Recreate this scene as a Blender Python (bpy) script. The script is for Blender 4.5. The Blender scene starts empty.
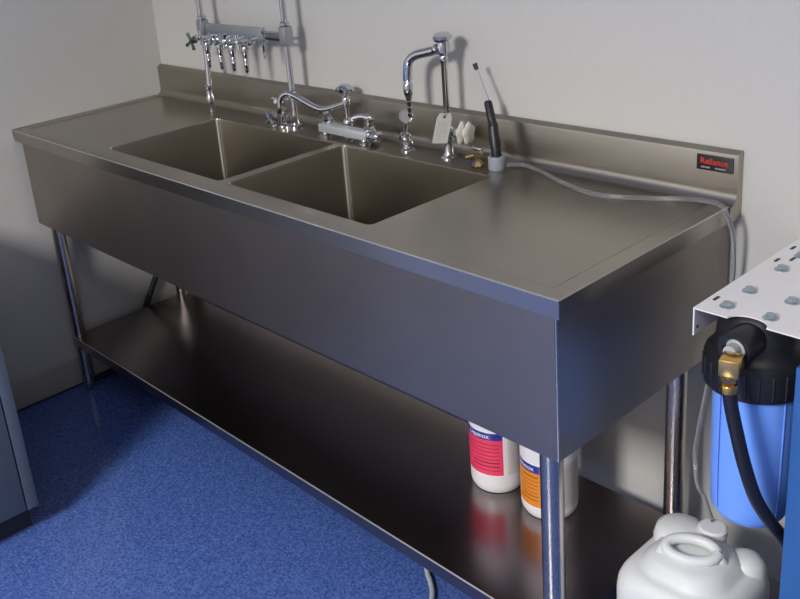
import bpy, bmesh, math, random
from mathutils import Vector, Matrix
random.seed(4)
PI = math.pi
S = bpy.context.scene
C = S.collection

# ------------------------------------------------------------------ camera
cam_d = bpy.data.cameras.new('camera'); cam = bpy.data.objects.new('camera', cam_d); C.objects.link(cam)
YAW, PITCH, ROLL = 0.8871, -0.3444, -0.1007
fwd = Vector((-math.sin(YAW)*math.cos(PITCH), math.cos(YAW)*math.cos(PITCH), math.sin(PITCH)))
r0 = Vector((math.cos(YAW), math.sin(YAW), 0)); u0 = r0.cross(fwd)
rr = math.cos(ROLL)*r0 + math.sin(ROLL)*u0; uu = -math.sin(ROLL)*r0 + math.cos(ROLL)*u0
M = Matrix((rr, uu, -fwd)).transposed().to_4x4(); M.translation = Vector((2.83, -1.082, 1.5366))
cam.matrix_world = M
cam_d.sensor_width = 36; cam_d.lens = 962.9*36/800
cam_d.shift_x = (400-335.6)/800; cam_d.shift_y = (220.6-299.5)/800
cam_d.clip_start = 0.02
S.camera = cam

# ------------------------------------------------------------------ light and exposure
S.view_settings.view_transform = 'Standard'; S.view_settings.look = 'None'
S.view_settings.gamma = 1; S.view_settings.use_curve_mapping = False
S.view_settings.exposure = 0.0
W = bpy.data.worlds.new('world'); S.world = W; W.use_nodes = True
W.node_tree.nodes['Background'].inputs[0].default_value = (0.6, 0.7, 1, 1)
W.node_tree.nodes['Background'].inputs[1].default_value = 0.05

def area(name, loc, size, power, color=(1, 1, 1), rot=(0, 0, 0)):
    d = bpy.data.lights.new(name, 'AREA'); d.shape = 'RECTANGLE'; d.size, d.size_y = size
    d.energy = power; d.color = color
    o = bpy.data.objects.new(name, d); C.objects.link(o); o.location = loc; o.rotation_euler = rot
    return o
LAMPS = [((2.1, -3.5), 290), ((3.4, -1.5), 5)]
for (lx, ly), pw in LAMPS:
    area('ceiling_lamp_light', (lx, ly, 2.66), (0.75, 1.3), pw, (1.0, 0.975, 0.955))

# ------------------------------------------------------------------ materials
def nodes_of(m):
    m.use_nodes = True; nt = m.node_tree
    return nt, nt.nodes['Principled BSDF']
def mat(name, col, rough=0.5, metal=0.0, var=0.06, scale=30, bump=0.0, **kw):
    m = bpy.data.materials.new(name); nt, b = nodes_of(m)
    tc = nt.nodes.new('ShaderNodeTexCoord'); n = nt.nodes.new('ShaderNodeTexNoise')
    n.inputs['Scale'].default_value = scale; n.inputs['Detail'].default_value = 3
    nt.links.new(tc.outputs['Object'], n.inputs['Vector'])
    r = nt.nodes.new('ShaderNodeValToRGB')
    r.color_ramp.elements[0].position = 0.3; r.color_ramp.elements[1].position = 0.7
    r.color_ramp.elements[0].color = (*[c*(1-var) for c in col], 1)
    r.color_ramp.elements[1].color = (*[min(1, c*(1+var)) for c in col], 1)
    nt.links.new(n.outputs['Fac'], r.inputs['Fac']); nt.links.new(r.outputs['Color'], b.inputs['Base Color'])
    b.inputs['Roughness'].default_value = rough; b.inputs['Metallic'].default_value = metal
    if bump:
        bp = nt.nodes.new('ShaderNodeBump'); bp.inputs['Strength'].default_value = bump; bp.inputs['Distance'].default_value = 0.002
        nt.links.new(n.outputs['Fac'], bp.inputs['Height']); nt.links.new(bp.outputs['Normal'], b.inputs['Normal'])
    for k, v in kw.items(): b.inputs[k].default_value = v
    return m
def steel(name, col, rough, stretch=(2, 60, 60), rv=0.06, bump=0.04):
    m = bpy.data.materials.new(name); nt, b = nodes_of(m)
    tc = nt.nodes.new('ShaderNodeTexCoord'); mp = nt.nodes.new('ShaderNodeMapping'); mp.inputs['Scale'].default_value = stretch
    n = nt.nodes.new('ShaderNodeTexNoise'); n.inputs['Scale'].default_value = 6; n.inputs['Detail'].default_value = 5
    nt.links.new(tc.outputs['Object'], mp.inputs['Vector']); nt.links.new(mp.outputs['Vector'], n.inputs['Vector'])
    mr = nt.nodes.new('ShaderNodeMapRange'); mr.inputs['To Min'].default_value = rough-rv; mr.inputs['To Max'].default_value = rough+rv
    nt.links.new(n.outputs['Fac'], mr.inputs['Value']); nt.links.new(mr.outputs['Result'], b.inputs['Roughness'])
    # faint blotches of wear on the metal
    n2 = nt.nodes.new('ShaderNodeTexNoise'); n2.inputs['Scale'].default_value = 5; n2.inputs['Detail'].default_value = 6
    nt.links.new(tc.outputs['Object'], n2.inputs['Vector'])
    r = nt.nodes.new('ShaderNodeValToRGB'); r.color_ramp.elements[0].position = .3; r.color_ramp.elements[1].position = .7
    r.color_ramp.elements[0].color = (*[c*0.93 for c in col], 1); r.color_ramp.elements[1].color = (*[c*1.05 for c in col], 1)
    nt.links.new(n2.outputs['Fac'], r.inputs['Fac']); nt.links.new(r.outputs['Color'], b.inputs['Base Color'])
    bp = nt.nodes.new('ShaderNodeBump'); bp.inputs['Strength'].default_value = bump; bp.inputs['Distance'].default_value = 0.001
    nt.links.new(n.outputs['Fac'], bp.inputs['Height']); nt.links.new(bp.outputs['Normal'], b.inputs['Normal'])
    b.inputs['Metallic'].default_value = 1
    return m

m_wall_dimmed = mat('dimmed_far_wall', (0.17, 0.16, 0.15), 0.8, var=0.02)  # unseen walls, colour darkened to cut bounce light and steel reflections
m_wall = mat('wall_paint', (0.52, 0.512, 0.485), 0.75, var=0.015, scale=120, bump=0.05)
m_ceil = mat('ceiling_tile', (0.7, 0.69, 0.66), 0.9, var=0.05, scale=60)
m_base = mat('vinyl_base', (0.40, 0.375, 0.35), 0.5, var=0.03)
m_gap = mat('base_gap', (0.02, 0.02, 0.025), 0.6)
m_steel = steel('brushed_steel', (0.40, 0.368, 0.315), 0.29, rv=.02, bump=.006)
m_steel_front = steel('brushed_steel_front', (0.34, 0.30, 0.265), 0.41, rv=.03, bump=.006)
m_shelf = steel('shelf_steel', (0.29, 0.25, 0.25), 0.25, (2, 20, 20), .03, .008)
m_highlight = steel('highlight_steel', (0.80, 0.78, 0.75), 0.5, (60, 60, 8))  # extra pale steel for painted highlights on corners and edges
m_leg = steel('leg_steel', (0.55, 0.51, 0.47), 0.27, (60, 60, 2), .03, .01)
m_chrome = mat('chrome', (0.62, 0.63, 0.66), 0.13, 1.0, var=0.02)
m_alu = mat('satin_metal', (0.42, 0.45, 0.48), 0.42, 0.85, var=0.03)
m_satin = mat('satin_chrome', (0.62, 0.64, 0.66), 0.5, 0.6, var=0.02)
m_brass = mat('brass', (0.75, 0.47, 0.15), 0.25, 1.0, var=0.06)
m_oldbrass = mat('tarnished_brass', (0.26, 0.20, 0.11), 0.4, 0.9, var=0.1)
m_white = mat('white_enamel', (0.78, 0.76, 0.76), 0.4, var=0.02)
m_zinc = mat('zinc_bolt', (0.45, 0.52, 0.56), 0.35, 0.8, var=0.05)
m_black = mat('black_plastic', (0.012, 0.012, 0.016), 0.4, var=0.1)
m_rubber = mat('black_rubber', (0.010, 0.010, 0.02), 0.45, var=0.1)
m_blue = mat('blue_housing', (0.17, 0.37, 0.98), 0.36, var=0.03)
m_bluepanel = mat('blue_paint', (0.025, 0.11, 0.34), 0.45, var=0.04)
m_poly = mat('white_polyethylene', (0.66, 0.675, 0.665), 0.42, var=0.02, **{'Subsurface Weight': 0.25, 'Subsurface Radius': (0.02, 0.02, 0.02), 'Subsurface Scale': 0.4})
m_bottle = mat('bottle_plastic', (0.76, 0.75, 0.76), 0.35, var=0.01)
m_pink = mat('pink_ink', (0.80, 0.05, 0.12), 0.4, var=0.03)
m_orange = mat('orange_ink', (0.72, 0.24, 0.02), 0.4, var=0.03)
m_navy = mat('navy_ink', (0.03, 0.03, 0.25), 0.4, var=0.03)
m_ink = mat('dark_ink', (0.22, 0.02, 0.05), 0.5)
m_greyink = mat('grey_ink', (0.34, 0.33, 0.32), 0.6)
m_brownink = mat('brown_ink', (0.32, 0.09, 0.01), 0.5)
m_paper = mat('label_paper', (0.62, 0.60, 0.56), 0.6, var=0.02)
m_whiteink = mat('white_ink', (0.8, 0.8, 0.85), 0.5)
m_redink = mat('red_ink', (0.62, 0.035, 0.02), 0.4)
m_tag = mat('tag_card', (0.46, 0.46, 0.42), 0.7, var=0.04)
m_wrap = mat('white_plastic_knob', (0.72, 0.70, 0.62), 0.5, var=0.05)
m_greyplastic = mat('grey_plastic', (0.27, 0.30, 0.34), 0.5, var=0.03)
m_lightgrey = mat('pale_grey_plastic', (0.42, 0.44, 0.46), 0.4, var=0.03)
m_green = mat('green_index', (0.16, 0.22, 0.16), 0.25, 0.8)
m_cab = mat('cabinet_paint', (0.085, 0.105, 0.145), 0.4, var=0.03)
m_cabdark = mat('cabinet_kick', (0.03, 0.035, 0.05), 0.6)
m_cable = mat('grey_cable', (0.40, 0.42, 0.45), 0.5)
m_desk = mat('bench_front', (0.25, 0.24, 0.23), 0.5)

# blue speckled vinyl floor
m_floor = bpy.data.materials.new('speckled_vinyl'); nt, b = nodes_of(m_floor)
tc = nt.nodes.new('ShaderNodeTexCoord')
n1 = nt.nodes.new('ShaderNodeTexVoronoi'); n1.inputs['Scale'].default_value = 230
n2 = nt.nodes.new('ShaderNodeTexNoise'); n2.inputs['Scale'].default_value = 110; n2.inputs['Detail'].default_value = 6; n2.inputs['Roughness'].default_value = .75
nt.links.new(tc.outputs['Object'], n1.inputs['Vector']); nt.links.new(tc.outputs['Object'], n2.inputs['Vector'])
mx = nt.nodes.new('ShaderNodeMix'); mx.data_type = 'RGBA'; mx.inputs['Factor'].default_value = .35
sp = nt.nodes.new('ShaderNodeSeparateColor'); nt.links.new(n1.outputs['Color'], sp.inputs['Color'])
nt.links.new(n2.outputs['Fac'], mx.inputs['A']); nt.links.new(sp.outputs['Red'], mx.inputs['B'])
rp = nt.nodes.new('ShaderNodeValToRGB'); rp.color_ramp.elements[0].position = .3; rp.color_ramp.elements[1].position = .72
rp.color_ramp.elements[0].color = (0.030, 0.070, 0.25, 1); rp.color_ramp.elements[1].color = (0.110, 0.185, 0.50, 1)
nt.links.new(mx.outputs['Result'], rp.inputs['Fac']); nt.links.new(rp.outputs['Color'], b.inputs['Base Color'])
b.inputs['Roughness'].default_value = 0.2

m_tube = bpy.data.materials.new('clear_vinyl'); nt, b = nodes_of(m_tube)
b.inputs['Base Color'].default_value = (0.72, 0.73, 0.76, 1); b.inputs['Roughness'].default_value = 0.08
b.inputs['Transmission Weight'].default_value = 0.9; b.inputs['IOR'].default_value = 1.3

m_glow = bpy.data.materials.new('lamp_diffuser'); nt, b = nodes_of(m_glow)
b.inputs['Emission Color'].default_value = (1, 0.95, 0.88, 1); b.inputs['Emission Strength'].default_value = 3.0

# ------------------------------------------------------------------ mesh helpers
class MB:
    def __init__(s): s.bm = bmesh.new(); s.mats = []; s.cur = 0
    def use(s, m):
        if m not in s.mats: s.mats.append(m)
        s.cur = s.mats.index(m); return s
    def _f(s, vs):
        try:
            f = s.bm.faces.new(vs); f.material_index = s.cur; return f
        except ValueError: return None
    def box(s, a, b, bev=0.0, seg=2, rot=None, piv=None):
        t = bmesh.new(); bmesh.ops.create_cube(t, size=1)
        sz = [b[i]-a[i] for i in range(3)]; c = [(a[i]+b[i])/2 for i in range(3)]
        for v in t.verts: v.co = Vector([v.co[i]*sz[i]+c[i] for i in range(3)])
        if bev: bmesh.ops.bevel(t, geom=t.edges[:], offset=bev, segments=seg, profile=.5, affect='EDGES')
        if rot is not None:
            p = Vector(piv if piv else c)
            for v in t.verts: v.co = rot @ (v.co-p) + p
        s.merge(t); return s
    def merge(s, t):
        mp = {v: s.bm.verts.new(v.co) for v in t.verts}
        for f in t.faces: s._f([mp[v] for v in f.verts])
        t.free()
    def rings(s, rings, cap0=True, cap1=True, close=True):
        R = [[s.bm.verts.new(p) for p in ring] for ring in rings]
        n = len(R[0])
        for a, b in zip(R, R[1:]):
            for i in range(n if close else n-1):
                s._f([a[i], a[(i+1) % n], b[(i+1) % n], b[i]])
        if cap0: s._f(R[0][::-1])
        if cap1: s._f(R[-1])
        return s
    def tube(s, pts, r, n=12, smooth=0, caps=True):
        pts = [Vector(p) for p in pts]
        if smooth: pts = spline(pts, smooth)
        rs = r if isinstance(r, (list, tuple)) else [r]*len(pts)
        if len(rs) != len(pts):
            rs = [rs[min(len(rs)-1, int(i*len(rs)/len(pts)))] for i in range(len(pts))]
        rings = []; up = None
        for i, p in enumerate(pts):
            d = (pts[min(i+1, len(pts)-1)]-pts[max(i-1, 0)]).normalized()
            if up is None:
                up = d.orthogonal().normalized()
            up = (up-d*up.dot(d)).normalized(); w = d.cross(up)
            rings.append([p+rs[i]*(math.cos(2*PI*k/n)*up+math.sin(2*PI*k/n)*w) for k in range(n)])
        return s.rings(rings, caps, caps)
    def lathe(s, prof, base=(0, 0, 0), axis=(0, 0, 1), n=24):
        ax = Vector(axis).normalized(); u = ax.orthogonal().normalized(); w = ax.cross(u); b = Vector(base)
        return s.rings([[b+ax*h+max(r, 1e-4)*(math.cos(2*PI*k/n)*u+math.sin(2*PI*k/n)*w) for k in range(n)] for r, h in prof])
    def cyl(s, a, b, r, n=16, r2=None):
        a, b = Vector(a), Vector(b); L = (b-a).length; c = min(r*.15, L*.2); r2 = r if r2 is None else r2
        return s.lathe([(r-c, 0), (r, c), (r2, L-c), (r2-c, L)], a, b-a, n)
    def prism(s, poly, z0, z1):
        return s.rings([[(x, y, z0) for x, y in poly], [(x, y, z1) for x, y in poly]])
    def extr(s, poly, a, b):    # poly of points (3D) shifted by vector
        d = Vector(b)-Vector(a)
        return s.rings([[Vector(p) for p in poly], [Vector(p)+d for p in poly]])
    def build(s, name, m=None, parent=None, ang=35, loc=None):
        bmesh.ops.recalc_face_normals(s.bm, faces=s.bm.faces[:])
        me = bpy.data.meshes.new(name); s.bm.to_mesh(me); s.bm.free()
        if s.mats:
            for q in s.mats: me.materials.append(q)
        else: me.materials.append(m)
        for p in me.polygons: p.use_smooth = True
        me.set_sharp_from_angle(angle=math.radians(ang))
        o = bpy.data.objects.new(name, me); C.objects.link(o)
        if parent is not None:
            o.parent = parent
            pw = parent_world(parent)
            me.transform(Matrix.Translation(-pw))
        return o
def parent_world(p):
    v = Vector((0, 0, 0))
    while p is not None: v += p.location; p = p.parent
    return v
def spline(P, k):
    out = []
    n = len(P)
    for i in range(n-1):
        p0 = P[max(i-1, 0)]; p1 = P[i]; p2 = P[i+1]; p3 = P[min(i+2, n-1)]
        for j in range(k):
            t = j/k
            out.append(0.5*((2*p1)+(-p0+p2)*t+(2*p0-5*p1+4*p2-p3)*t*t+(-p0+3*p1-3*p2+p3)*t**3))
    out.append(P[-1]); return out
def thing(name, loc, label, cat, group=None):
    o = bpy.data.objects.new(name, None); C.objects.link(o); o.location = loc; o.empty_display_size = .05
    return tag(o, label, cat, group)
def tag(o, label, cat, group=None):
    o['label'] = label; o['category'] = cat
    if group: o['group'] = group
    return o
def struct(name, mb, m):
    o = mb.build(name, m); o['kind'] = 'structure'; return o
def rrect(cx, cy, hx, hy, r, n=6):
    P = []
    for (sx, sy, a0) in ((1, 1, 0), (-1, 1, 90), (-1, -1, 180), (1, -1, 270)):
        for k in range(n+1):
            a = math.radians(a0+90*k/n)
            P.append((cx+sx*(hx-r)+r*math.cos(a), cy+sy*(hy-r)+r*math.sin(a)))
    return P
def text_bm(txt, size, ext=0.0):
    cu = bpy.data.curves.new('lettering', 'FONT'); cu.body = txt; cu.size = size; cu.extrude = ext; cu.offset = size*.012
    cu.align_x = 'CENTER'; cu.align_y = 'CENTER'
    o = bpy.data.objects.new('lettering', cu); C.objects.link(o)
    dg = bpy.context.evaluated_depsgraph_get(); dg.update()
    me = bpy.data.meshes.new_from_object(o.evaluated_get(dg))
    bm = bmesh.new(); bm.from_mesh(me)
    bpy.data.meshes.remove(me); bpy.data.objects.remove(o); bpy.data.curves.remove(cu)
    return bm

# ------------------------------------------------------------------ room
Zt, L, D = 0.900, 2.0134, 0.5282
WY = 0.547                       # back wall face
RX, FY, CZ = 4.3, -4.6, 2.7
struct('floor', MB().box((-.1, FY-.1, -.1), (RX+.1, WY+.1, 0)), m_floor)
struct('wall_back', MB().box((-.1, WY, 0), (RX+.1, WY+.1, CZ)), m_wall)
struct('wall_left', MB().box((-.1, FY, 0), (-.002, WY, CZ)), m_wall)
struct('wall_right', MB().box((RX, FY, 0), (RX+.1, WY, CZ)), m_wall_dimmed)
struct('wall_front', MB().box((-.1, FY-.1, 0), (RX+.1, FY, CZ)), m_wall_dimmed)
struct('ceiling', MB().box((-.1, FY-.1, CZ), (RX+.1, WY+.1, CZ+.1)), m_ceil)
bb = MB(); bb.use(m_base).box((-.002, FY, .006), (.003, WY, .10), .0015); bb.use(m_gap).box((-.002, FY, 0), (.004, WY, .007))
struct('baseboard_left', bb, m_base)
bb = MB(); bb.use(m_base).box((.004, WY-.005, .006), (RX, WY, .10), .0015); bb.use(m_gap).box((.004, WY-.006, 0), (RX, WY, .007))
struct('baseboard_back', bb, m_base)

for i, ((lx, ly), pw) in enumerate(LAMPS):
    t = thing('ceiling_light', (lx, ly, CZ), ['recessed ceiling light far out in the room facing the sink', 'recessed ceiling light nearest the sink'][i], 'light', 'ceiling lights')
    f = MB()
    for a, b_ in (((lx-.41, ly-.68, 2.672), (lx-.38, ly+.68, CZ)), ((lx+.38, ly-.68, 2.672), (lx+.41, ly+.68, CZ)),
                  ((lx-.38, ly-.68, 2.672), (lx+.38, ly-.65, CZ)), ((lx-.38, ly+.65, 2.672), (lx+.38, ly+.68, CZ))):
        f.box(a, b_, .002)
    f.build('frame', m_white, t)
    MB().box((lx-.38, ly-.65, 2.682), (lx+.38, ly+.65, 2.69)).build('diffuser', m_glow, t)

# ------------------------------------------------------------------ steel sink table
sink = thing('sink_table', (L/2, D/2, 0), 'long stainless steel double bowl sink table with undershelf standing against the wall', 'sink')
BX = [(.482, 1.014), (1.043, 1.5251)]; BY = (.064, .424)
ZS = Zt-.003
YC = D-.022                     # where the cove begins
# countertop: marine rim + recessed deck with two openings
top = MB()
def loop(P, z): return [top.bm.verts.new((x, y, z)) for x, y in P]
outer = [(0, 0), (L, 0), (L, YC), (0, YC)]
rimL, rimF, rimR = .030, .034, L-.034
o_top = loop(outer, Zt)
inn = [(rimL, rimF), (rimR, rimF), (rimR, YC), (rimL, YC)]
i_top = loop(inn, Zt)
inn2 = [(rimL+.006, rimF+.006), (rimR-.006, rimF+.006), (rimR-.006, YC), (rimL+.006, YC)]
i_low = loop(inn2, ZS)
for a in (0, 1, 3):
    b_ = (a+1) % 4
    if a == 3: quad = [o_top[3], o_top[0], i_top[0], i_top[3]]; q2 = [i_top[3], i_top[0], i_low[0], i_low[3]]
    else: quad = [o_top[a], o_top[b_], i_top[b_], i_top[a]]; q2 = [i_top[a], i_top[b_], i_low[b_], i_low[a]]
    top._f(quad); top._f(q2)
holes = []
RB = .014
edges = []
def ring_edges(vs): return [top.bm.edges.get((vs[i], vs[(i+1) % len(vs)])) or top.bm.edges.new((vs[i], vs[(i+1) % len(vs)])) for i in range(len(vs))]
edges += ring_edges(i_low)
for (x0, x1) in BX:
    P = rrect((x0+x1)/2, sum(BY)/2, (x1-x0)/2, (BY[1]-BY[0])/2, RB)
    edges += ring_edges(loop(P, ZS))
fl = bmesh.ops.triangle_fill(top.bm, use_beauty=True, use_dissolve=False, edges=edges)
# nosing drop and return
NZ = .033
for i in (0, 1, 3):
    j = (i+1) % 4
    a, b_ = Vector((*outer[i], 0)), Vector((*outer[j], 0))
    v = [top.bm.verts.new((a.x, a.y, Zt)), top.bm.verts.new((b_.x, b_.y, Zt)), top.bm.verts.new((b_.x, b_.y, Zt-NZ)), top.bm.verts.new((a.x, a.y, Zt-NZ))]
    top._f(v)
# underside return lip
ins = [(.036, .012), (L-.016, .012), (L-.016, YC), (.036, YC)]
lo = loop(outer, Zt-NZ); li = loop(ins, Zt-NZ)
for i, j in ((0, 1), (1, 2), (3, 0)): top._f([lo[i], lo[j], li[j], li[i]])
bmesh.ops.remove_doubles(top.bm, verts=top.bm.verts[:], dist=1e-5)
ed = [e for e in top.bm.edges if len(e.link_faces) == 2 and e.calc_face_angle(0) > 1.2 and all(abs(v.co.z-Zt) < 1e-4 for v in e.verts)]
ed += [e for e in top.bm.edges if abs(e.verts[0].co.x-e.verts[1].co.x) < 1e-5 and abs(e.verts[0].co.y-e.verts[1].co.y) < 1e-5 and abs(e.verts[0].co.z-e.verts[1].co.z) > .03 and len(e.link_faces) == 2]
bmesh.ops.bevel(top.bm, geom=ed, offset=.0018, segments=3, profile=.5, affect='EDGES')
ct = top.build('countertop', m_steel, sink, ang=22)
x = MB(); x.tube([(.001, .0010, Zt-.0010), (L-.0012, .0010, Zt-.0010), (L-.0010, YC, Zt-.0010)], .0015, 8); x.build('edge_highlight', m_highlight, ct)  # pale bead painting the highlight along the countertop edge

# bowls
for (x0, x1) in BX:
    bw = MB(); cx, cy, hx, hy = (x0+x1)/2, sum(BY)/2, (x1-x0)/2, (BY[1]-BY[0])/2
    prof = [(0, ZS), (.0008, ZS-.003)]
    zb = .625
    prof += [(.001, zb+.03)] + [(.001+.03*(1-math.cos(a)), zb+.03-.03*math.sin(a)) for a in (PI/8, PI/4, 3*PI/8, PI/2)]
    rg = []
    for dd, z in prof:
        rg.append([(x, y, z) for x, y in rrect(cx, cy, hx-dd, hy-dd, max(RB-dd*.3, .008))])
    rg.append([(x, y, zb-.004) for x, y in rrect(cx, cy, .05, .05, .045)])
    bw.rings(rg, False, True)
    bo = bw.build('bowl', m_steel, sink)
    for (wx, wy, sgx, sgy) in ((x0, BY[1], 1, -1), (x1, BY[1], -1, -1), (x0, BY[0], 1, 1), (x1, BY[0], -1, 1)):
        q = MB(); k_ = RB*.36; q.tube([(wx+sgx*k_, wy+sgy*k_, ZS-.004), (wx+sgx*(k_+.001), wy+sgy*(k_+.001), zb+.03)], .0035, 10); q.build('corner_highlight', m_highlight, bo)  # pale strip added as the highlight on each rounded, welded bowl corner
    dr = MB().lathe([(.05, 0), (.05, .003), (.040, .003), (.032, -.002), (.01, -.002)], (cx, cy, zb-.003)).build('drain', m_chrome, bo)
    MB().cyl((cx, cy, .53), (cx, cy, zb-.008), .022).build('tailpiece', m_lightgrey, bo)

# backsplash with coved foot, open ends closed by end plates
def bs_prof():
    P = [(YC, ZS)]
    R = .022
    for k in range(0, 9):
        a = PI/2*k/8
        P.append((YC+R*math.sin(a), ZS+R*(1-math.cos(a))))
    P += [(D, .986), (D+.0015, .991), (D+.012, .998), (D+.014, .9975), (D+.0175, .9965), (D+.0175, Zt-NZ), (YC, Zt-NZ)]
    return P
P = bs_prof()
bs = MB(); bs.rings([[(x, y, z) for y, z in P] for x in (0, .0015, L+.002, L+.0035)])
bs.build('backsplash', m_steel, sink, ang=25)

# apron
AZ = .6028; ax0, ax1 = .032, L-.0125; af = .009
ap = MB()
T = .002
ap.box((ax0, af, AZ), (ax1, af+T, Zt-NZ+.001)); ap.build('front_apron', m_steel_front, sink)
e = MB(); e.box((ax1-T, af+T, AZ), (ax1, D+.010, Zt-NZ+.001)); e.box((ax1-T, YC-.004, Zt-NZ), (ax1, D+.010, Zt-.012)); e.build('end_apron', m_steel_front, sink)
e = MB(); e.box((ax0, af+T, AZ), (ax0+T, D+.01, Zt-NZ+.001)); e.build('end_apron', m_steel_front, sink)
e = MB(); e.box((ax0+T, D+.008, AZ), (ax1-T, D+.01, .86)); e.build('back_apron', m_steel_front, sink)
e = MB(); e.cyl((ax1-.001, af+.001, AZ+.001), (ax1-.001, af+.001, Zt-NZ), .0022, 8); e.build('corner_seam', m_leg, sink)

# legs
LEG = .0205
for (x, y) in ((.0535, .0556), (L-.0626, .0556), (L-.0627, .4549), (.0535, .4549)):
    z0 = .034
    lg = MB().cyl((x, y, z0), (x, y, AZ+.05), LEG, 28).build('leg', m_leg, sink)
    MB().lathe([(.010, 0), (.0135, .003), (.0165, .018), (.0195, .030), (.0195, .036)], (x, y, 0)).build('foot', m_leg, lg)

# undershelf
sx0, sx1, sy0, sy1, SZ = .042, L-.044, .036, .470, .2009
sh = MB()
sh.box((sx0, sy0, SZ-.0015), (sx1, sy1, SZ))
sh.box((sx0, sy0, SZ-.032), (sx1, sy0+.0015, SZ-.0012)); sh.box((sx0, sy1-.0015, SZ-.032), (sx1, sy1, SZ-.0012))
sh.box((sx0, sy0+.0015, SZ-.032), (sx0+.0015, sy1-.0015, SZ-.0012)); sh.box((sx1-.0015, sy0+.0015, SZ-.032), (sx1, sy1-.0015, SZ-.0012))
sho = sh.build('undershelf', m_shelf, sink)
x = MB(); x.tube([(sx0+.002, sy0+.0008, SZ-.0012), (sx1-.002, sy0+.0008, SZ-.0012)], .0017, 8); x.build('shelf_edge_highlight', m_highlight, sho)  # bright bead standing in for the glint on the shelf's front edge

# maker's plate
pl = MB().box((1.937, D-.0025, .955), (2.008, D-.0002, .9845), .0008).build('name_plate', m_black, sink)
pl['label'] = 'black name plate with red lettering'
t = text_bm('Reliance', .0162, .0002)
for v in t.verts: v.co = Vector((1.9715+v.co.x*1.0, D-.0027-v.co.z, .9725+v.co.y*1.0))
x = MB(); x.merge(t); x.build('lettering', m_redink, pl)
for (xc, w) in ((1.956, .018), (1.985, .022)):
    x = MB()
    for k in range(int(w/.0035)):
        x.box((xc-w/2+k*.0035, D-.0029, .9595), (xc-w/2+k*.0035+.0024, D-.0023, .9625))
    x.build('small_print', m_greyink, pl)

# ------------------------------------------------------------------ pipe rack over the left bowl
PX0, PX1, PY = .393, .7885, .476
rack = thing('fitting_rack', (.59, PY, ZS), 'chrome pipe rack with a row of small lab cocks rising behind the left bowl', 'faucet')
x = MB()
x.tube([(PX0+.018, .458, ZS+.075), (PX0+.010, .468, 1.05), (PX0, PY-.002, 1.15), (PX0, PY-.002, 1.46)], .0085, 16); x.tube([(PX0, PY-.002, 1.45), (PX0, PY+.03, 1.48), (PX0, WY, 1.48)], .0085, 14)
x.build('pipe', m_chrome, rack)
x = MB(); x.lathe([(.006, 0), (.0075, .008), (.005, .010), (.0085, .03), (.0125, .034), (.0125, .05), (.009, .056), (.009, .072), (.0125, .075), (.0125, .082), (.0085, .086)], (PX0+.020, .454, ZS+.001), (0, 0, 1), 20)
x.build('nozzle', m_chrome, rack)
x = MB(); x.lathe([(.02, 0), (.02, .006), (.012, .010), (.0085, .02), (.0085, .24), (.0085, .56)], (PX1, PY, ZS), n=18); x.tube([(PX1, PY, 1.45), (PX1, PY+.03, 1.48), (PX1, WY, 1.48)], .0085, 14)
x.build('pipe', m_chrome, rack)
for px in (PX0, PX1):
    x = MB().box((px-.014, PY-.014, 1.120), (px+.014, PY+.014, 1.172), .003)
    o = x.build('mounting_block', m_alu, rack)
    MB().lathe([(.009, 0), (.0135, .003), (.0135, .010), (.009, .014)], (px, PY, 1.172)).build('collar', m_chrome, o)
MB().box((PX0+.016, PY-.004, 1.124), (.688, PY+.008, 1.162), .002).build('crossbar', m_alu, rack)
for z, m_ in ((1.152, m_alu), (1.134, m_rubber)):
    x = MB(); x.use(m_).cyl((.690, PY, z), (PX1-.016, PY, z), .0038, 10); x.use(m_chrome).lathe([(.004, 0), (.007, .002), (.007, .009), (.004, .011)], (.685, PY, z), (1, 0, 0), 12)
    x.build('link_rod', None, rack)
def cock(px, z, hand, green):
    v = thing('tmp', (px, PY, z), '', '')
    for k in ('label', 'category'): del v[k]
    v.name = 'cock'; v.parent = rack; v.location = Vector((px, PY, z))-rack.location
    y0 = PY-.004
    b = MB(); b.cyl((px, y0, z), (px, y0-.046, z), .0095, 14); b.lathe([(.010, 0), (.013, .003), (.013, .012), (.010, .015)], (px, y0-.012, z), (0, -1, 0), 6)
    b.lathe([(.008, 0), (.011, .006), (.008, .015)], (px, y0-.034, z-.012), (0, 0, 1), 12)
    b.build('body', m_chrome, v)
    b = MB(); b.lathe([(.0045, 0), (.0065, .009), (.005, .011), (.007, .022), (.006, .024), (.008, .037), (.0065, .040), (.0095, .055), (.011, .068), (.008, .074)], (px, y0-.036, z-.084), n=14)
    b.build('nozzle', m_chrome, v)
    b = MB(); c = Vector((px, y0-.056, z+.004))
    b.cyl(c+Vector((0, .012, -.002)), c, .005)
    for k in range(4):
        a = hand+k*PI/2; d = Vector((math.cos(a), 0, math.sin(a)))
        b.tube([c, c+d*.011, c+d*.019], [.0035, .004, .005], 8); 
    b.lathe([(.007, 0), (.007, .004), (.005, .006)], c+Vector((0, .002, 0)), (0, -1, 0), 12)
    h = b.build('cross_handle', m_chrome, v)
    MB().lathe([(.0045, 0), (.0045, .002), (.003, .003)], c+Vector((0, -.0035, 0)), (0, -1, 0), 12).build('index_button', m_green if green else m_whiteink, h)
for i, px in enumerate((.463, .527, .588, .649)): cock(px, 1.128, .3+.5*i, i < 2)
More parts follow.
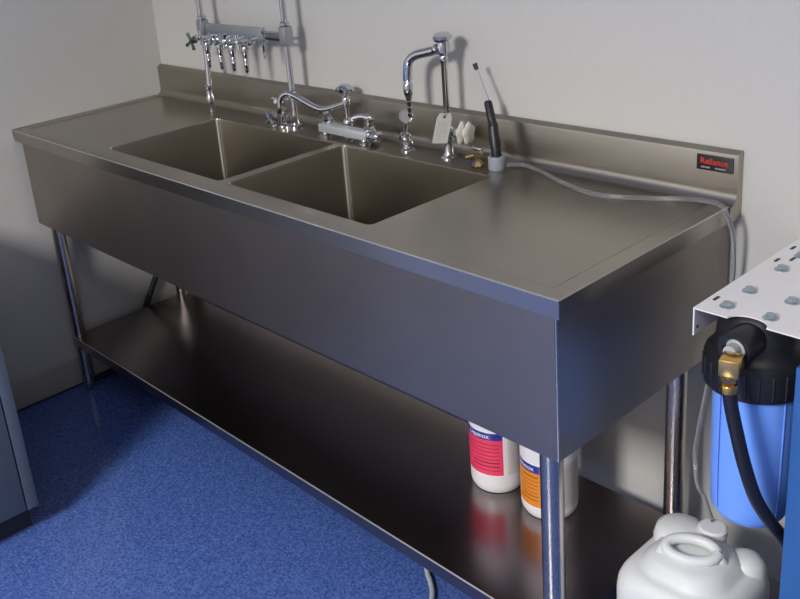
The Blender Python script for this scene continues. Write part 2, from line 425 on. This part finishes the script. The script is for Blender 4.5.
# side cock sticking out of the left block
v = bpy.data.objects.new('cock', None); C.objects.link(v); v.parent = rack; v.location = Vector((PX0, PY, 1.13))-rack.location
b = MB(); b.cyl((PX0-.004, PY-.016, 1.125), (PX0+.016, PY-.05, 1.122), .009); b.build('body', m_chrome, v)
b = MB(); c = Vector((PX0+.022, PY-.060, 1.120))
for k in range(4):
    a = .5+k*PI/2; d = Vector((math.cos(a), -.1, math.sin(a)*1.0)); b.tube([c, c+d*.014, c+d*.026], [.004, .0045, .0055], 8)
b.cyl(c+Vector((.006, .016, 0)), c+Vector((-.003, -.006, 0)), .007); b.build('cross_handle', m_green, v)
x = MB(); x.lathe([(.003, 0), (.004, .03), (.006, .034), (.006, .045)], (.70, PY-.012, 1.082), n=12); x.cyl((.70, PY-.012, 1.121), (.70, PY, 1.130), .005, 10)
x.build('drip_tube', m_chrome, rack)

# ------------------------------------------------------------------ mixing faucet
fa = thing('mixing_faucet', (.99, .475, ZS), 'chrome swan spout mixing faucet on a flat bar body between the two bowls', 'faucet')
x = MB(); x.box((.914, .452, .907), (1.100, .480, .929), .002); x.build('body', m_satin, fa)
for px in (.925, 1.075):
    MB().lathe([(.02, 0), (.02, .004), (.012, .008), (.012, .018)], (px, .468, ZS-.004)).build('shank', m_chrome, fa)
x = MB(); cx, cy = .984, .496
x.lathe([(.017, 0), (.017, .005), (.010, .009), (.008, .02), (.0125, .026), (.0145, .034), (.0125, .042), (.0065, .048), (.0065, .075), (.010, .078), (.011, .095), (.008, .102), (.005, .106), (.005, .122)], (cx, cy, ZS), n=20)
x.build('riser', m_chrome, fa)
x = MB(); x.lathe([(.004, 0), (.012, .003), (.020, .002), (.022, .006), (.018, .013), (.010, .018), (.003, .019)], (cx, cy, ZS+.116), n=20)
for k in range(4):
    a = k*PI/2+.4; x.tube([(cx, cy, ZS+.124), (cx+.024*math.cos(a), cy+.024*math.sin(a), ZS+.121)], [.005, .006], 8)
x.build('top_handle', m_chrome, fa)
x = MB(); x.tube([(cx, cy-.004, ZS+.085), (.955, .484, .972), (.912, .472, .962), (.872, .463, .974), (.828, .455, .992), (.806, .449, .998), (.790, .443, .993), (.781, .438, .978), (.779, .436, .958)], .0082, 14, smooth=5)
x.lathe([(.0095, 0), (.0105, .003), (.0105, .016), (.0085, .018)], (.779, .436, .944), n=16)
x.build('spout', m_chrome, fa)
def lever(c, d, parent, m_=m_chrome):
    b = MB(); c = Vector(c); d = Vector(d)
    b.tube([c, c+d*.5+Vector((0, 0, .004)), c+d], [.007, .006, .0075], 10)
    return b.build('lever_handle', m_, parent)
x = MB(); x.lathe([(.014, 0), (.016, .004), (.016, .018), (.011, .022), (.011, .028), (.013, .03), (.013, .04), (.008, .044)], (1.088, .476, .918), n=18)
x.lathe([(.0165, 0), (.0185, .002), (.0185, .008), (.0165, .010)], (1.098, .467, .916), (1, 0, 0), 20); x.lathe([(.013, 0), (.016, .002), (.016, .02), (.011, .025)], (1.108, .467, .916), (1, 0, 0), 20)
x.build('valve', m_chrome, fa)
lever((1.092, .474, .962), (-.046, -.012, -.004), fa)
x = MB(); x.lathe([(.012, 0), (.014, .003), (.014, .012), (.008, .016), (.008, .022)], (.935, .474, .929), n=18); x.build('valve', m_chrome, fa)
h = lever((.935, .474, .951), (-.046, .004, .002), fa)
MB().lathe([(.005, 0), (.006, .002), (.004, .004)], (.886, .476, .962)).build('index_button', m_redink, h)

# ------------------------------------------------------------------ deck cock beside the pipe
v2 = thing('deck_valve', (.742, .470, ZS), 'chrome deck valve with cross handles at the foot of the right rack pipe', 'valve')
x = MB(); x.lathe([(.019, 0), (.019, .004), (.013, .008), (.012, .03), (.015, .034), (.015, .048), (.010, .054), (.010, .066), (.006, .07)], (.742, .470, ZS), n=20)
x.cyl((.742, .470, ZS+.04), (.748, .428, ZS+.034), .009, 14); x.tube([(.722, .452, ZS+.002), (.722, .452, ZS+.03)], .008, 12)
x.build('body', m_chrome, v2)
for cc, rad in (((.742, .470, ZS+.072), .028), ):
    x = MB(); c = Vector(cc)
    for k in range(4):
        a = .3+k*PI/2; d = Vector((math.cos(a), math.sin(a), .1)); x.tube([c, c+d*rad*.6, c+d*rad], [.004, .0045, .006], 8)
    x.lathe([(.008, 0), (.008, .006), (.005, .009)], c-Vector((0, 0, .003)), n=12)
    x.build('cross_handle', m_chrome, v2)
x = MB(); c = Vector((.749, .421, ZS+.033))
for k in range(4):
    a = .8+k*PI/2; d = Vector((math.cos(a), 0, math.sin(a))); x.tube([c, c+d*.012, c+d*.02], [.004, .0045, .006], 8)
x.build('cross_handle', m_chrome, v2)
x = MB(); x.tube([(.773, .462, ZS+.012), (.790, .455, ZS+.026), (.815, .452, ZS+.030)], [.006, .007, .009], 10); x.lathe([(.014, 0), (.014, .012), (.008, .016)], (.773, .462, ZS), n=14)
x.build('side_outlet', m_chrome, v2)

# ------------------------------------------------------------------ small cock with round disc
v3 = thing('push_valve', (1.222, .473, ZS), 'small chrome deck valve with an upright round disc above the right bowl', 'valve')
x = MB(); x.lathe([(.018, 0), (.018, .003), (.012, .007), (.0105, .014)], (1.222, .473, ZS), n=20)
x.lathe([(.012, 0), (.0155, .003), (.0155, .010), (.012, .013), (.012, .017), (.0155, .02), (.0155, .027), (.010, .031), (.0065, .035)], (1.222, .473, ZS+.012), (-.25, -.05, 1), 20)
x.tube([(1.216, .472, ZS+.04), (1.222, .473, ZS+.075)], .0055, 12)
x.build('body', m_chrome, v3)
MB().lathe([(.012, 0), (.0165, .001), (.0170, .004), (.0160, .006), (.0145, .006), (.0140, .0045), (.003, .0045)], (1.227, .470, ZS+.086), (.66, -.72, .22), 28).build('disc', m_chrome, v3)

# ------------------------------------------------------------------ gooseneck faucet
g = thing('gooseneck_faucet', (1.350, .480, ZS), 'tall chrome lab faucet with right-angled spout and a paper tag', 'faucet')
gx, gy = 1.350, .480
x = MB(); x.lathe([(.021, 0), (.021, .003), (.013, .007), (.012, .012), (.0095, .016), (.0095, .04), (.013, .043), (.0145, .052), (.0145, .066), (.012, .072), (.0075, .078), (.0070, .22), (.0095, .225), (.011, .232), (.009, .237), (.0105, .24), (.0145, .245), (.0155, .262), (.013, .270)], (gx, gy, ZS), n=22)
x.build('riser', m_chrome, g)
zt_ = ZS+.262
x = MB(); x.lathe([(.006, 0), (.014, .003), (.021, .008), (.022, .013), (.018, .018), (.010, .020)], (gx+.004, gy-.004, zt_+.006), (.1, -.2, 1), 24)
x.lathe([(.010, 0), (.012, .004), (.012, .014), (.008, .018)], (gx-.006, gy-.004, zt_-.012), (-.5, -.75, .35), 18)
x.build('vacuum_breaker', m_chrome, g)
x = MB()
x.tube([(gx-.004, gy-.003, ZS+.253), (gx-.040, gy-.009, ZS+.244), (gx-.074, gy-.015, ZS+.235), (gx-.092, gy-.019, ZS+.220), (gx-.098, gy-.020, ZS+.194), (gx-.099, gy-.020, ZS+.176)], .0108, 16, smooth=5)
x.build('spout', m_chrome, g)
x = MB(); x.lathe([(.0042, 0), (.006, .010), (.0045, .012), (.0062, .024), (.005, .026), (.0068, .038), (.0055, .040), (.008, .05), (.0105, .056), (.0115, .078), (.008, .084), (.0065, .088), (.0065, .1)], (gx-.099, gy-.020, ZS+.088), n=18)
x.build('nozzle', m_chrome, g)
x = MB(); x.lathe([(.008, 0), (.0105, .003), (.0105, .020), (.007, .024), (.006, .034)], (gx+.002, gy-.002, ZS+.060), (.97, .22, .05), 16)
x.cyl((gx-.004, gy, ZS+.058), (gx+.006, gy-.006, ZS+.058), .010); x.build('valve_stem', m_chrome, g)
# white lobed handle: two fat discs of rounded lobes
x = MB(); dirn = Vector((.97, .22, .05)).normalized(); u = Vector((0, 0, 1)); w = dirn.cross(u).normalized()
for off, rad in ((.032, .026), (.049, .025)):
    rg = []
    for hh, kk in ((0, .3), (.002, .78), (.006, 1.0), (.010, .92), (.013, .5)):
        ring = []
        for k in range(36):
            a = 2*PI*k/36; r_ = rad*kk*(1+.10*math.cos(5*a))
            ring.append(Vector((gx, gy-.002, ZS+.060))+dirn*(off+hh)+(u*math.cos(a)+w*math.sin(a))*r_)
        rg.append(ring)
    x.rings(rg)
x.cyl(Vector((gx, gy-.002, ZS+.060))+dirn*.03, Vector((gx, gy-.002, ZS+.060))+dirn*.06, .012)
h = x.build('lobed_handle', m_wrap, g, ang=60); h['label'] = 'white lobed handle'
# tag tied to the riser
tg = thing('paper_tag', (gx-.012, gy-.02, .97), 'cream paper tag with a dark eyelet hanging on the tall faucet', 'tag')
rot = Matrix.Rotation(math.radians(12), 3, Vector((.6, -.75, 0)).normalized())
x = MB(); base = Vector((gx+.018, gy-.024, 1.010)); ex = Vector((.85, .52, 0)).normalized(); ez = Vector((.10, .0, 1)).normalized()
ez = (ez + ex*.16).normalized(); nrm = ex.cross(ez).normalized()
def tp(a, b, c=0): return base+ex*a+ez*b+nrm*c
poly = [(-.013, 0), (.012, 0), (.0175, -.012), (.0175, -.073), (-.0175, -.073), (-.0175, -.012)]
x.rings([[tp(a, b, -.0004) for a, b in poly], [tp(a, b, .0004) for a, b in poly]])
x.build('card', m_tag, tg)
x = MB(); x.lathe([(.0035, 0), (.0035, .0012)], tp(0, -.009, -.0006), nrm, 12); x.build('eyelet', m_black, tg)
x = MB()
for k in range(4):
    ln_ = [.040, .03, .045, .035][k]; xx = .008-.006*k
    x.rings([[tp(xx, -.02, s_*.0006), tp(xx+.0016, -.02, s_*.0006), tp(xx+.0016, -.02-ln_, s_*.0006), tp(xx, -.02-ln_, s_*.0006)] for s_ in (-1, 1)])
x.build('written_lines', m_greyink, tg)
x = MB(); x.tube([tp(0, -.009, .002), tp(.003, .006, .004), (gx+.001, gy-.0085, 1.012), (gx+.009, gy, 1.012), (gx, gy+.009, 1.012), (gx-.008, gy, 1.011), tp(-.003, .004, .003), tp(0, -.009, -.002)], .0007, 6, smooth=3); x.build('string', m_greyink, tg)

# ------------------------------------------------------------------ brass cock
bc = thing('brass_valve', (1.452, .462, ZS), 'small tarnished brass valve beside the grey wand holder', 'valve')
x = MB(); x.lathe([(.012, 0), (.014, .003), (.012, .008), (.009, .012), (.009, .02), (.0115, .023), (.0115, .034), (.008, .038)], (1.452, .462, ZS), n=6); x.cyl((1.452, .462, ZS+.028), (1.432, .444, ZS+.022), .006)
x.build('body', m_oldbrass, bc)
MB().box((1.436, .458, ZS+.038), (1.468, .466, ZS+.044), .0025).build('tee_handle', m_chrome, bc)
MB().cyl((1.436, .468, ZS+.002), (1.441, .466, ZS+.018), .008, 12).build('side_knob', m_navy, bc)

# ------------------------------------------------------------------ wand in holder
ho = MB(); ho.lathe([(.0175, 0), (.0185, .002), (.0185, .028), (.0175, .030), (.012, .030), (.012, .010), (.003, .010)], (1.500, .470, ZS), n=24)
tag(ho.build('wand_holder', m_greyplastic), 'short grey plastic cup holding the black wand on the deck', 'holder')
wd = thing('dispensing_wand', (1.500, .470, ZS+.012), 'black handled wand with thin pale stem standing in the grey cup', 'wand')
A = Vector((1.500, .470, ZS+.0105)); B = Vector((1.468, .486, 1.043)); 
x = MB(); x.tube([A, A+Vector((0, 0, .03)), A.lerp(B, .35)+Vector((.004, 0, 0)), A.lerp(B, .62)+Vector((.005, 0, 0)), A.lerp(B, .66)+Vector((.004, 0, 0)), A.lerp(B, .97), B], [.0105, .0112, .0125, .0115, .0095, .0088, .006], 16)
x.cyl(A.lerp(B, .7)+Vector((.003, -.008, 0)), A.lerp(B, .62)+Vector((.008, -.011, 0)), .004, 10)
x.build('grip', m_black, wd)
Cc = Vector((1.432, .494, 1.110)); x = MB(); x.tube([B, B.lerp(Cc, .5), Cc], [.0042, .003, .0026], 10); x.build('stem', m_lightgrey, wd)
MB().tube([Cc-(Cc-B).normalized()*.004, Cc+(Cc-B).normalized()*.010], [.0045, .0055], 10).build('tip', m_black, wd)

# ------------------------------------------------------------------ clear tubing over the counter and down
tb = MB(); rt = .0044; zt1 = ZS+rt
tb.tube([(1.520, .478, zt1+.006), (1.545, .500, zt1+.004), (1.575, .503, zt1), (1.608, .492, zt1), (1.667, .464, zt1), (1.762, .434, zt1), (1.823, .443, zt1), (1.88, .470, zt1), (1.938, .488, zt1+.004), (1.981, .486, zt1+.009), (2.012, .484, zt1+.006), (2.026, .490, .875), (2.030, .499, .83), (2.028, .503, .75), (2.026, .47, .65), (2.025, .433, .56), (2.022, .408, .458), (2.024, .400, .42), (2.045, .375, .385), (2.080, .335, .396), (2.110, .300, .394), (2.122, .290, .3905)], rt, 12, smooth=5)
tag(tb.build('clear_tubing', m_tube), 'clear plastic tubing snaking over the counter down into the white carboy', 'tube')

# ------------------------------------------------------------------ bottles on the shelf
FA = math.atan2(-1.417, 1.26)
def bottle(loc, label, ink, name_txt, band0, band1, lab0, a0, a1, txtmat, finex, rotd):
    t = thing('detergent_bottle', loc, label, 'bottle', 'detergent bottles on the undershelf')
    bx, by, bz = loc; R_ = .0605
    x = MB(); x.lathe([(.045, 0), (.054, .002), (.0595, .012), (R_, .022), (R_, .205), (.058, .222), (.048, .245), (.033, .262), (.024, .268), (.023, .285)], (bx, by, bz), n=48)
    x.build('body', m_bottle, t)
    x = MB(); x.lathe([(.026, 0), (.0275, .002), (.0275, .022), (.024, .025)], (bx, by, bz+.276), n=28); x.build('cap', m_whiteink, t)
    def patch(z0, z1, b0, b1, r_, m_, nm, par, k=20):
        p = MB(); R1 = [Vector((bx+r_*math.cos(b0+(b1-b0)*i/k), by+r_*math.sin(b0+(b1-b0)*i/k), 0)) for i in range(k+1)]
        R0 = [Vector((bx+(R_+.0001)*math.cos(b0+(b1-b0)*i/k), by+(R_+.0001)*math.sin(b0+(b1-b0)*i/k), 0)) for i in range(k+1)]
        pts = R1+R0[::-1]
        p.rings([[Vector((q.x, q.y, z0)) for q in pts], [Vector((q.x, q.y, z1)) for q in pts]], False, False)
        return p.build(nm, m_, par)
    rad = math.radians
    lp = patch(lab0-.004, band1+.004, FA+rad(a0-3), FA+rad(a1+4), R_+.0003, m_whiteink, 'label', t)
    patch(lab0, band0, FA+rad(a0), FA+rad(a1), R_+.0005, ink, 'colour_field', lp)
    patch(band0, band1, FA+rad(a0), FA+rad(a1), R_+.0005, m_navy, 'title_band', lp)
    def wrap(txt, size, ang, z, m_, nm):
        tt = text_bm(txt, size); q = MB()
        for v in tt.verts:
            a = FA+rad(ang)+v.co.x/R_; v.co = Vector((bx+(R_+.0008)*math.cos(a), by+(R_+.0008)*math.sin(a), z+v.co.y))
        q.merge(tt); q.build(nm, m_, lp)
    wrap(name_txt, .0155, (a0+a1)/2+finex, (band0+band1)/2, m_whiteink, 'title_text')
    # lines of print on the colour field
    p = MB()
    zz = band0-.012; rnd = random.Random(len(label))
    while zz > lab0+.01:
        wdt = rnd.uniform(.45, .85)*(a1-a0); s0 = a1-8-wdt
        b0, b1 = FA+rad(s0), FA+rad(a1-8); k = 14
        pts = [Vector((bx+(R_+.0007)*math.cos(b0+(b1-b0)*i/k), by+(R_+.0007)*math.sin(b0+(b1-b0)*i/k), 0)) for i in range(k+1)]
        pts += [Vector((bx+(R_+.0002)*math.cos(b0+(b1-b0)*i/k), by+(R_+.0002)*math.sin(b0+(b1-b0)*i/k), 0)) for i in range(k, -1, -1)]
        hh = rnd.choice((.0016, .0016, .003))
        p.rings([[Vector((q.x, q.y, zz)) for q in pts], [Vector((q.x, q.y, zz+hh)) for q in pts]], False, False)
        zz -= .0095
    p.build('print_lines', txtmat, lp)
    bp = patch(lab0-.002, band1+.002, FA+rad(a1+10), FA+rad(a1+105), R_+.0004, m_paper, 'back_label', t)
    p = MB(); zz = band1-.01
    while zz > lab0+.006:
        b0 = FA+rad(a1+16); b1 = FA+rad(a1+16+rnd.uniform(50, 82)); k = 14
        pts = [Vector((bx+(R_+.0007)*math.cos(b0+(b1-b0)*i/k), by+(R_+.0007)*math.sin(b0+(b1-b0)*i/k), 0)) for i in range(k+1)]
        pts += [Vector((bx+(R_+.0002)*math.cos(b0+(b1-b0)*i/k), by+(R_+.0002)*math.sin(b0+(b1-b0)*i/k), 0)) for i in range(k, -1, -1)]
        p.rings([[Vector((q.x, q.y, zz)) for q in pts], [Vector((q.x, q.y, zz+.0010)) for q in pts]], False, False)
        zz -= .0048
    p.build('print_lines', m_greyink, bp)
    return t
bottle((1.580, .338, SZ), 'white bottle with pink label, the farther one on the undershelf', m_pink, 'Liquinox', .342, .360, .252, -95, 12, m_ink, 0, 0)
bottle((1.7245, .338, SZ), 'white bottle with orange label right behind the front leg', m_orange, 'Citranox', .318, .337, .234, -105, -18, m_brownink, 0, 0)

# ------------------------------------------------------------------ white carboy on the floor
cb = thing('carboy', (2.128, .215, 0), 'white square plastic carboy with moulded handle on the floor beside the sink', 'container')
CX, CY = 2.128, .215
def sqr(h, r, z, n=8, dx=0, dy=0): return [(px, py, z) for px, py in rrect(CX+dx, CY+dy, h, h, r, n)]
x = MB()
HB = .378
x.rings([sqr(.085, .04, .0), sqr(.097, .05, .004), sqr(.103, .05, .015), sqr(.104, .045, .12), sqr(.101, .045, .13), sqr(.101, .045, .138), sqr(.104, .045, .148),
         sqr(.105, .045, HB-.080), sqr(.1045, .05, HB-.062), sqr(.101, .055, HB-.050), sqr(.093, .06, HB-.038), sqr(.084, .06, HB-.034), sqr(.080, .058, HB-.033), sqr(.075, .056, HB-.028), sqr(.066, .05, HB-.014), sqr(.052, .042, HB-.006), sqr(.02, .018, HB-.003)])
ob = x.build('body', m_poly, cb, ang=80)
x = MB()   # bridge handle across the top
hc = Vector((CX+.002, CY-.01, HB-.004))
d1 = Vector((.75, .35, 0)).normalized()
d2 = Vector((-d1.y, d1.x, 0))
pp = [hc+d1*.042*math.cos(a)+d2*.022*math.sin(a)+Vector((0, 0, .009+.006*math.sin(a))) for a in [2*PI*k/24 for k in range(25)]]
x.tube(pp, .0095, 14, caps=False)
for s_ in (-1, 1): x.tube([hc+d1*.042*s_+Vector((0, 0, .009)), hc+d1*.050*s_+Vector((0, 0, -.014))], [.010, .013], 14)
x.build('handle', m_poly, cb, ang=80)
x = MB(); x.lathe([(.046, -.05), (.047, -.016), (.042, .002), (.029, .011), (.008, .014)], (CX-.052, CY+.048, HB-.012), n=32); x.build('shoulder_boss', m_poly, cb, ang=80)
x = MB(); x.lathe([(.024, -.02), (.0245, 0), (.021, .004), (.021, .010)], (CX-.002, CY+.068, HB-.022), n=24); x.build('neck', m_poly, cb, ang=60)
x = MB()
rg = []
for r_, h_ in ((.0225, 0), (.0245, .002), (.0245, .016), (.021, .019), (.008, .0195)):
    rg.append([Vector((CX-.002+(r_*(1+.03*(k % 2)))*math.cos(2*PI*k/40), CY+.068+(r_*(1+.03*(k % 2)))*math.sin(2*PI*k/40), HB-.012+h_)) for k in range(40)])
x.rings(rg); x.build('cap', m_bottle, cb)
x = MB(); x.lathe([(.036, -.05), (.035, -.018), (.029, -.002), (.017, .005), (.004, .007)], (CX+.063, CY+.062, HB-.022), n=32); x.build('shoulder_boss', m_poly, cb, ang=80)

# ------------------------------------------------------------------ filter bracket and housings
PZ = .850; bx0, by0 = 2.126, .190; bx1, by1 = 2.305, .543
br = thing('filter_bracket', (2.2, .36, PZ), 'white bent steel bracket plate with rows of bolts above the blue filters', 'bracket')
pts = [(bx0, by0)]
for k in range(0, 11):
    a = PI*k/10; pts.append((2.212-.030*math.cos(a), by0+.022*math.sin(a)))
pts += [(bx1, by0), (bx1, by1), (bx0, by1)]
x = MB(); x.prism(pts, PZ-.0025, PZ)
x.box((bx0, by0, PZ-.048), (bx0+.0025, by1, PZ-.0025)); x.box((bx1-.0025, by0+.028, PZ-.048), (bx1, by1, PZ-.0025))
x.build('plate', m_white, br)
CAN = [(2.198, .258), (2.198, .436)]
for (cx, cy) in CAN:
    for sx in (-.034, .034):
        for sy in (-.035, .035):
            q = MB(); q.lathe([(.0115, 0), (.0115, .0015)], (cx+sx, cy+sy, PZ), n=20); q.lathe([(.0078, 0), (.0078, .005), (.0065, .0065)], (cx+sx, cy+sy, PZ+.0015), n=6)
            q.build('bolt', m_zinc, br)
for (sx, sy) in ((2.137, .24), (2.140, .435), (2.158, .452), (2.137, .50)):
    q = MB(); q.prism(rrect(sx, sy, .0028, .009, .0027, 4), PZ-.001, PZ+.0004); q.build('slot', m_black, br)
q = MB(); q.cyl((bx0+.0012, by0+.010, PZ-.036), (bx0+.0032, by0+.010, PZ-.036), .003, 10); q.build('slot', m_black, br)

def housing(cx, cy, label):
    t = thing('water_filter', (cx, cy, .44), label, 'filter', 'blue water filters under the bracket')
    x = MB(); x.lathe([(.070, 0), (.077, .004), (.0785, .012), (.0785, .052), (.076, .060), (.068, .066), (.062, .082), (.060, .104), (.052, .126), (.045, .1325)], (cx, cy, .7135), n=48)
    # inlet and outlet bosses
    c_ = x.build('cap', m_black, t)
    x = MB()
    for s_ in ((-1,) if True else ()):
        x.lathe([(.024, .03), (.027, .05), (.027, .092), (.025, .096), (.018, .096), (.016, .085)], (cx+.010, cy, .814), (0, s_, 0), 28)
    x.build('inlet_port', m_black, c_)
    x = MB()
    for k in range(24):
        a = 2*PI*k/24; x.box((cx+.0770*math.cos(a)-.0025, cy+.0770*math.sin(a)-.0025, .722), (cx+.0770*math.cos(a)+.0025, cy+.0770*math.sin(a)+.0025, .764), .001)
    x.build('grip_ribs', m_black, c_)
    x = MB(); x.lathe([(.02, 0), (.036, .001), (.052, .012), (.060, .026), (.062, .045), (.0635, .10), (.0645, .26)], (cx+.002, cy, .462), n=48)
    s2 = x.build('sump', m_blue, t, ang=50); s2['label'] = 'blue cylindrical sump'
    x = MB()
    for k in range(4):
        a = FA+.45+k*PI/2
        x.tube([(cx+.063*math.cos(a), cy+.063*math.sin(a), .497), (cx+.0655*math.cos(a), cy+.0655*math.sin(a), .56), (cx+.0665*math.cos(a), cy+.0665*math.sin(a), .712)], .0014, 8)
    x.build('rib', m_blue, s2)
    return t
f1 = housing(*CAN[0], 'blue water filter housing with black cap and brass elbow, nearest the camera')
f2 = housing(*CAN[1], 'blue water filter housing nearer the wall behind the first one')

hz = thing('black_hose', (2.206, .12, .80), 'black rubber hose with brass elbow dropping from the front filter', 'hose')
x = MB(); px, py, pz = 2.206, .162, .812
x.lathe([(.016, 0), (.016, .004), (.0105, .006), (.0105, .022)], (px, py+.014, pz), (0, -1, 0), 20); 
x.build('thread_collar', m_lightgrey, hz)
x = MB(); ex_, ey_, ez_ = 2.219, .131, .806
x.box((ex_-.015, ey_-.012, ez_-.017), (ex_+.015, ey_+.022, ez_+.012), .003, rot=Matrix.Rotation(.25, 3, 'Z'))
x.lathe([(.0105, 0), (.0125, .002), (.0125, .010), (.0095, .013), (.0095, .018)], (ex_, ey_, ez_-.016), (.03, 0, -1), 6)
x.lathe([(.0115, 0), (.0125, .002), (.0125, .012), (.009, .016)], (ex_, ey_, ez_-.032), (.03, 0, -1), 20)
x.build('elbow', m_brass, hz)
x = MB(); x.tube([(ex_, ey_, ez_-.036), (2.224, .131, .74), (2.232, .134, .70), (2.243, .143, .64), (2.254, .165, .57), (2.265, .200, .51), (2.272, .232, .465), (2.282, .262, .41), (2.300, .29, .33), (2.34, .31, .22), (2.40, .31, .08), (2.46, .30, .012), (2.6, .28, .012)], .0105, 14, smooth=5)
x.build('hose', m_rubber, hz)

pn = thing('upright_panel', (2.45, .20, 0), 'blue painted upright panel at the right edge beside the filters', 'panel')
MB().box((2.288, .192, 0), (2.64, .207, .80), .002).build('sheet', m_bluepanel, pn)
MB().box((2.306, .207, .79), (2.324, .54, .846), .002).build('support_rail', m_bluepanel, pn)
MB().box((2.60, .207, 0), (2.62, .54, .80), .002).build('side_sheet', m_bluepanel, pn)

# ------------------------------------------------------------------ cabinet at the left edge
cbx, cby = .664, -.392
lc = thing('lab_cabinet', (.33, -.8, 0), 'dark blue-grey lab cabinet at the left edge against the side wall', 'cabinet')
CH = .74
x = MB(); x.box((.006, cby-.9, .085), (cbx-.019, cby, CH)); x.build('carcass', m_cab, lc)
for y0, y1 in ((cby-.030, cby), (cby-.9, cby-.87)):
    MB().box((cbx-.019, y0, .085), (cbx, y1, CH), .0015).build('stile', m_cab, lc)
for y0, y1 in ((cby-.448, cby-.0335), (cby-.866, cby-.4515)):
    dd = MB().box((cbx-.018, y0, .088), (cbx+.0015, y1, CH-.003), .002).build('door', m_cab, lc)
    hy = y0+.04 if y0 > cby-.5 else y1-.04
    MB().tube([(cbx+.001, hy, .60), (cbx+.028, hy, .602), (cbx+.028, hy, .678), (cbx+.001, hy, .68)], .004, 10).build('handle', m_chrome, dd)
MB().box((.006, cby-.9, 0), (cbx-.06, cby-.01, .085)).build('toe_kick', m_cabdark, lc)
MB().box((.004, cby-.91, CH), (cbx+.012, cby+.008, CH+.03), .004).build('worktop', m_black, lc)

# ------------------------------------------------------------------ hoses under the sink
x = MB(); x.tube([(.757, .241, .518), (.66, .28, .49), (.35, .40, .46), (.12, .43, .42), (.028, .395, .31), (.0165, .335, .205), (.0165, .27, .09), (.017, .21, .022), (.018, .16, .0112), (.020, .10, .0112), (.021, .06, .0112)], .0100, 12, smooth=5)
tag(x.build('drain_hose', m_rubber), 'black drain hose running down behind the undershelf onto the floor', 'hose')
x = MB(); x.tube([(1.30, .38, .0065), (1.40, .28, .0065), (1.47, .20, .0065), (1.505, .164, .0065), (1.54, .14, .0065), (1.573, .108, .0065), (1.62, .03, .0065), (1.68, -.08, .0065), (1.72, -.25, .0065)], .006, 10, smooth=5)
tag(x.build('floor_cable', m_cable), 'pale grey cable coming out from under the undershelf onto the floor', 'cable')
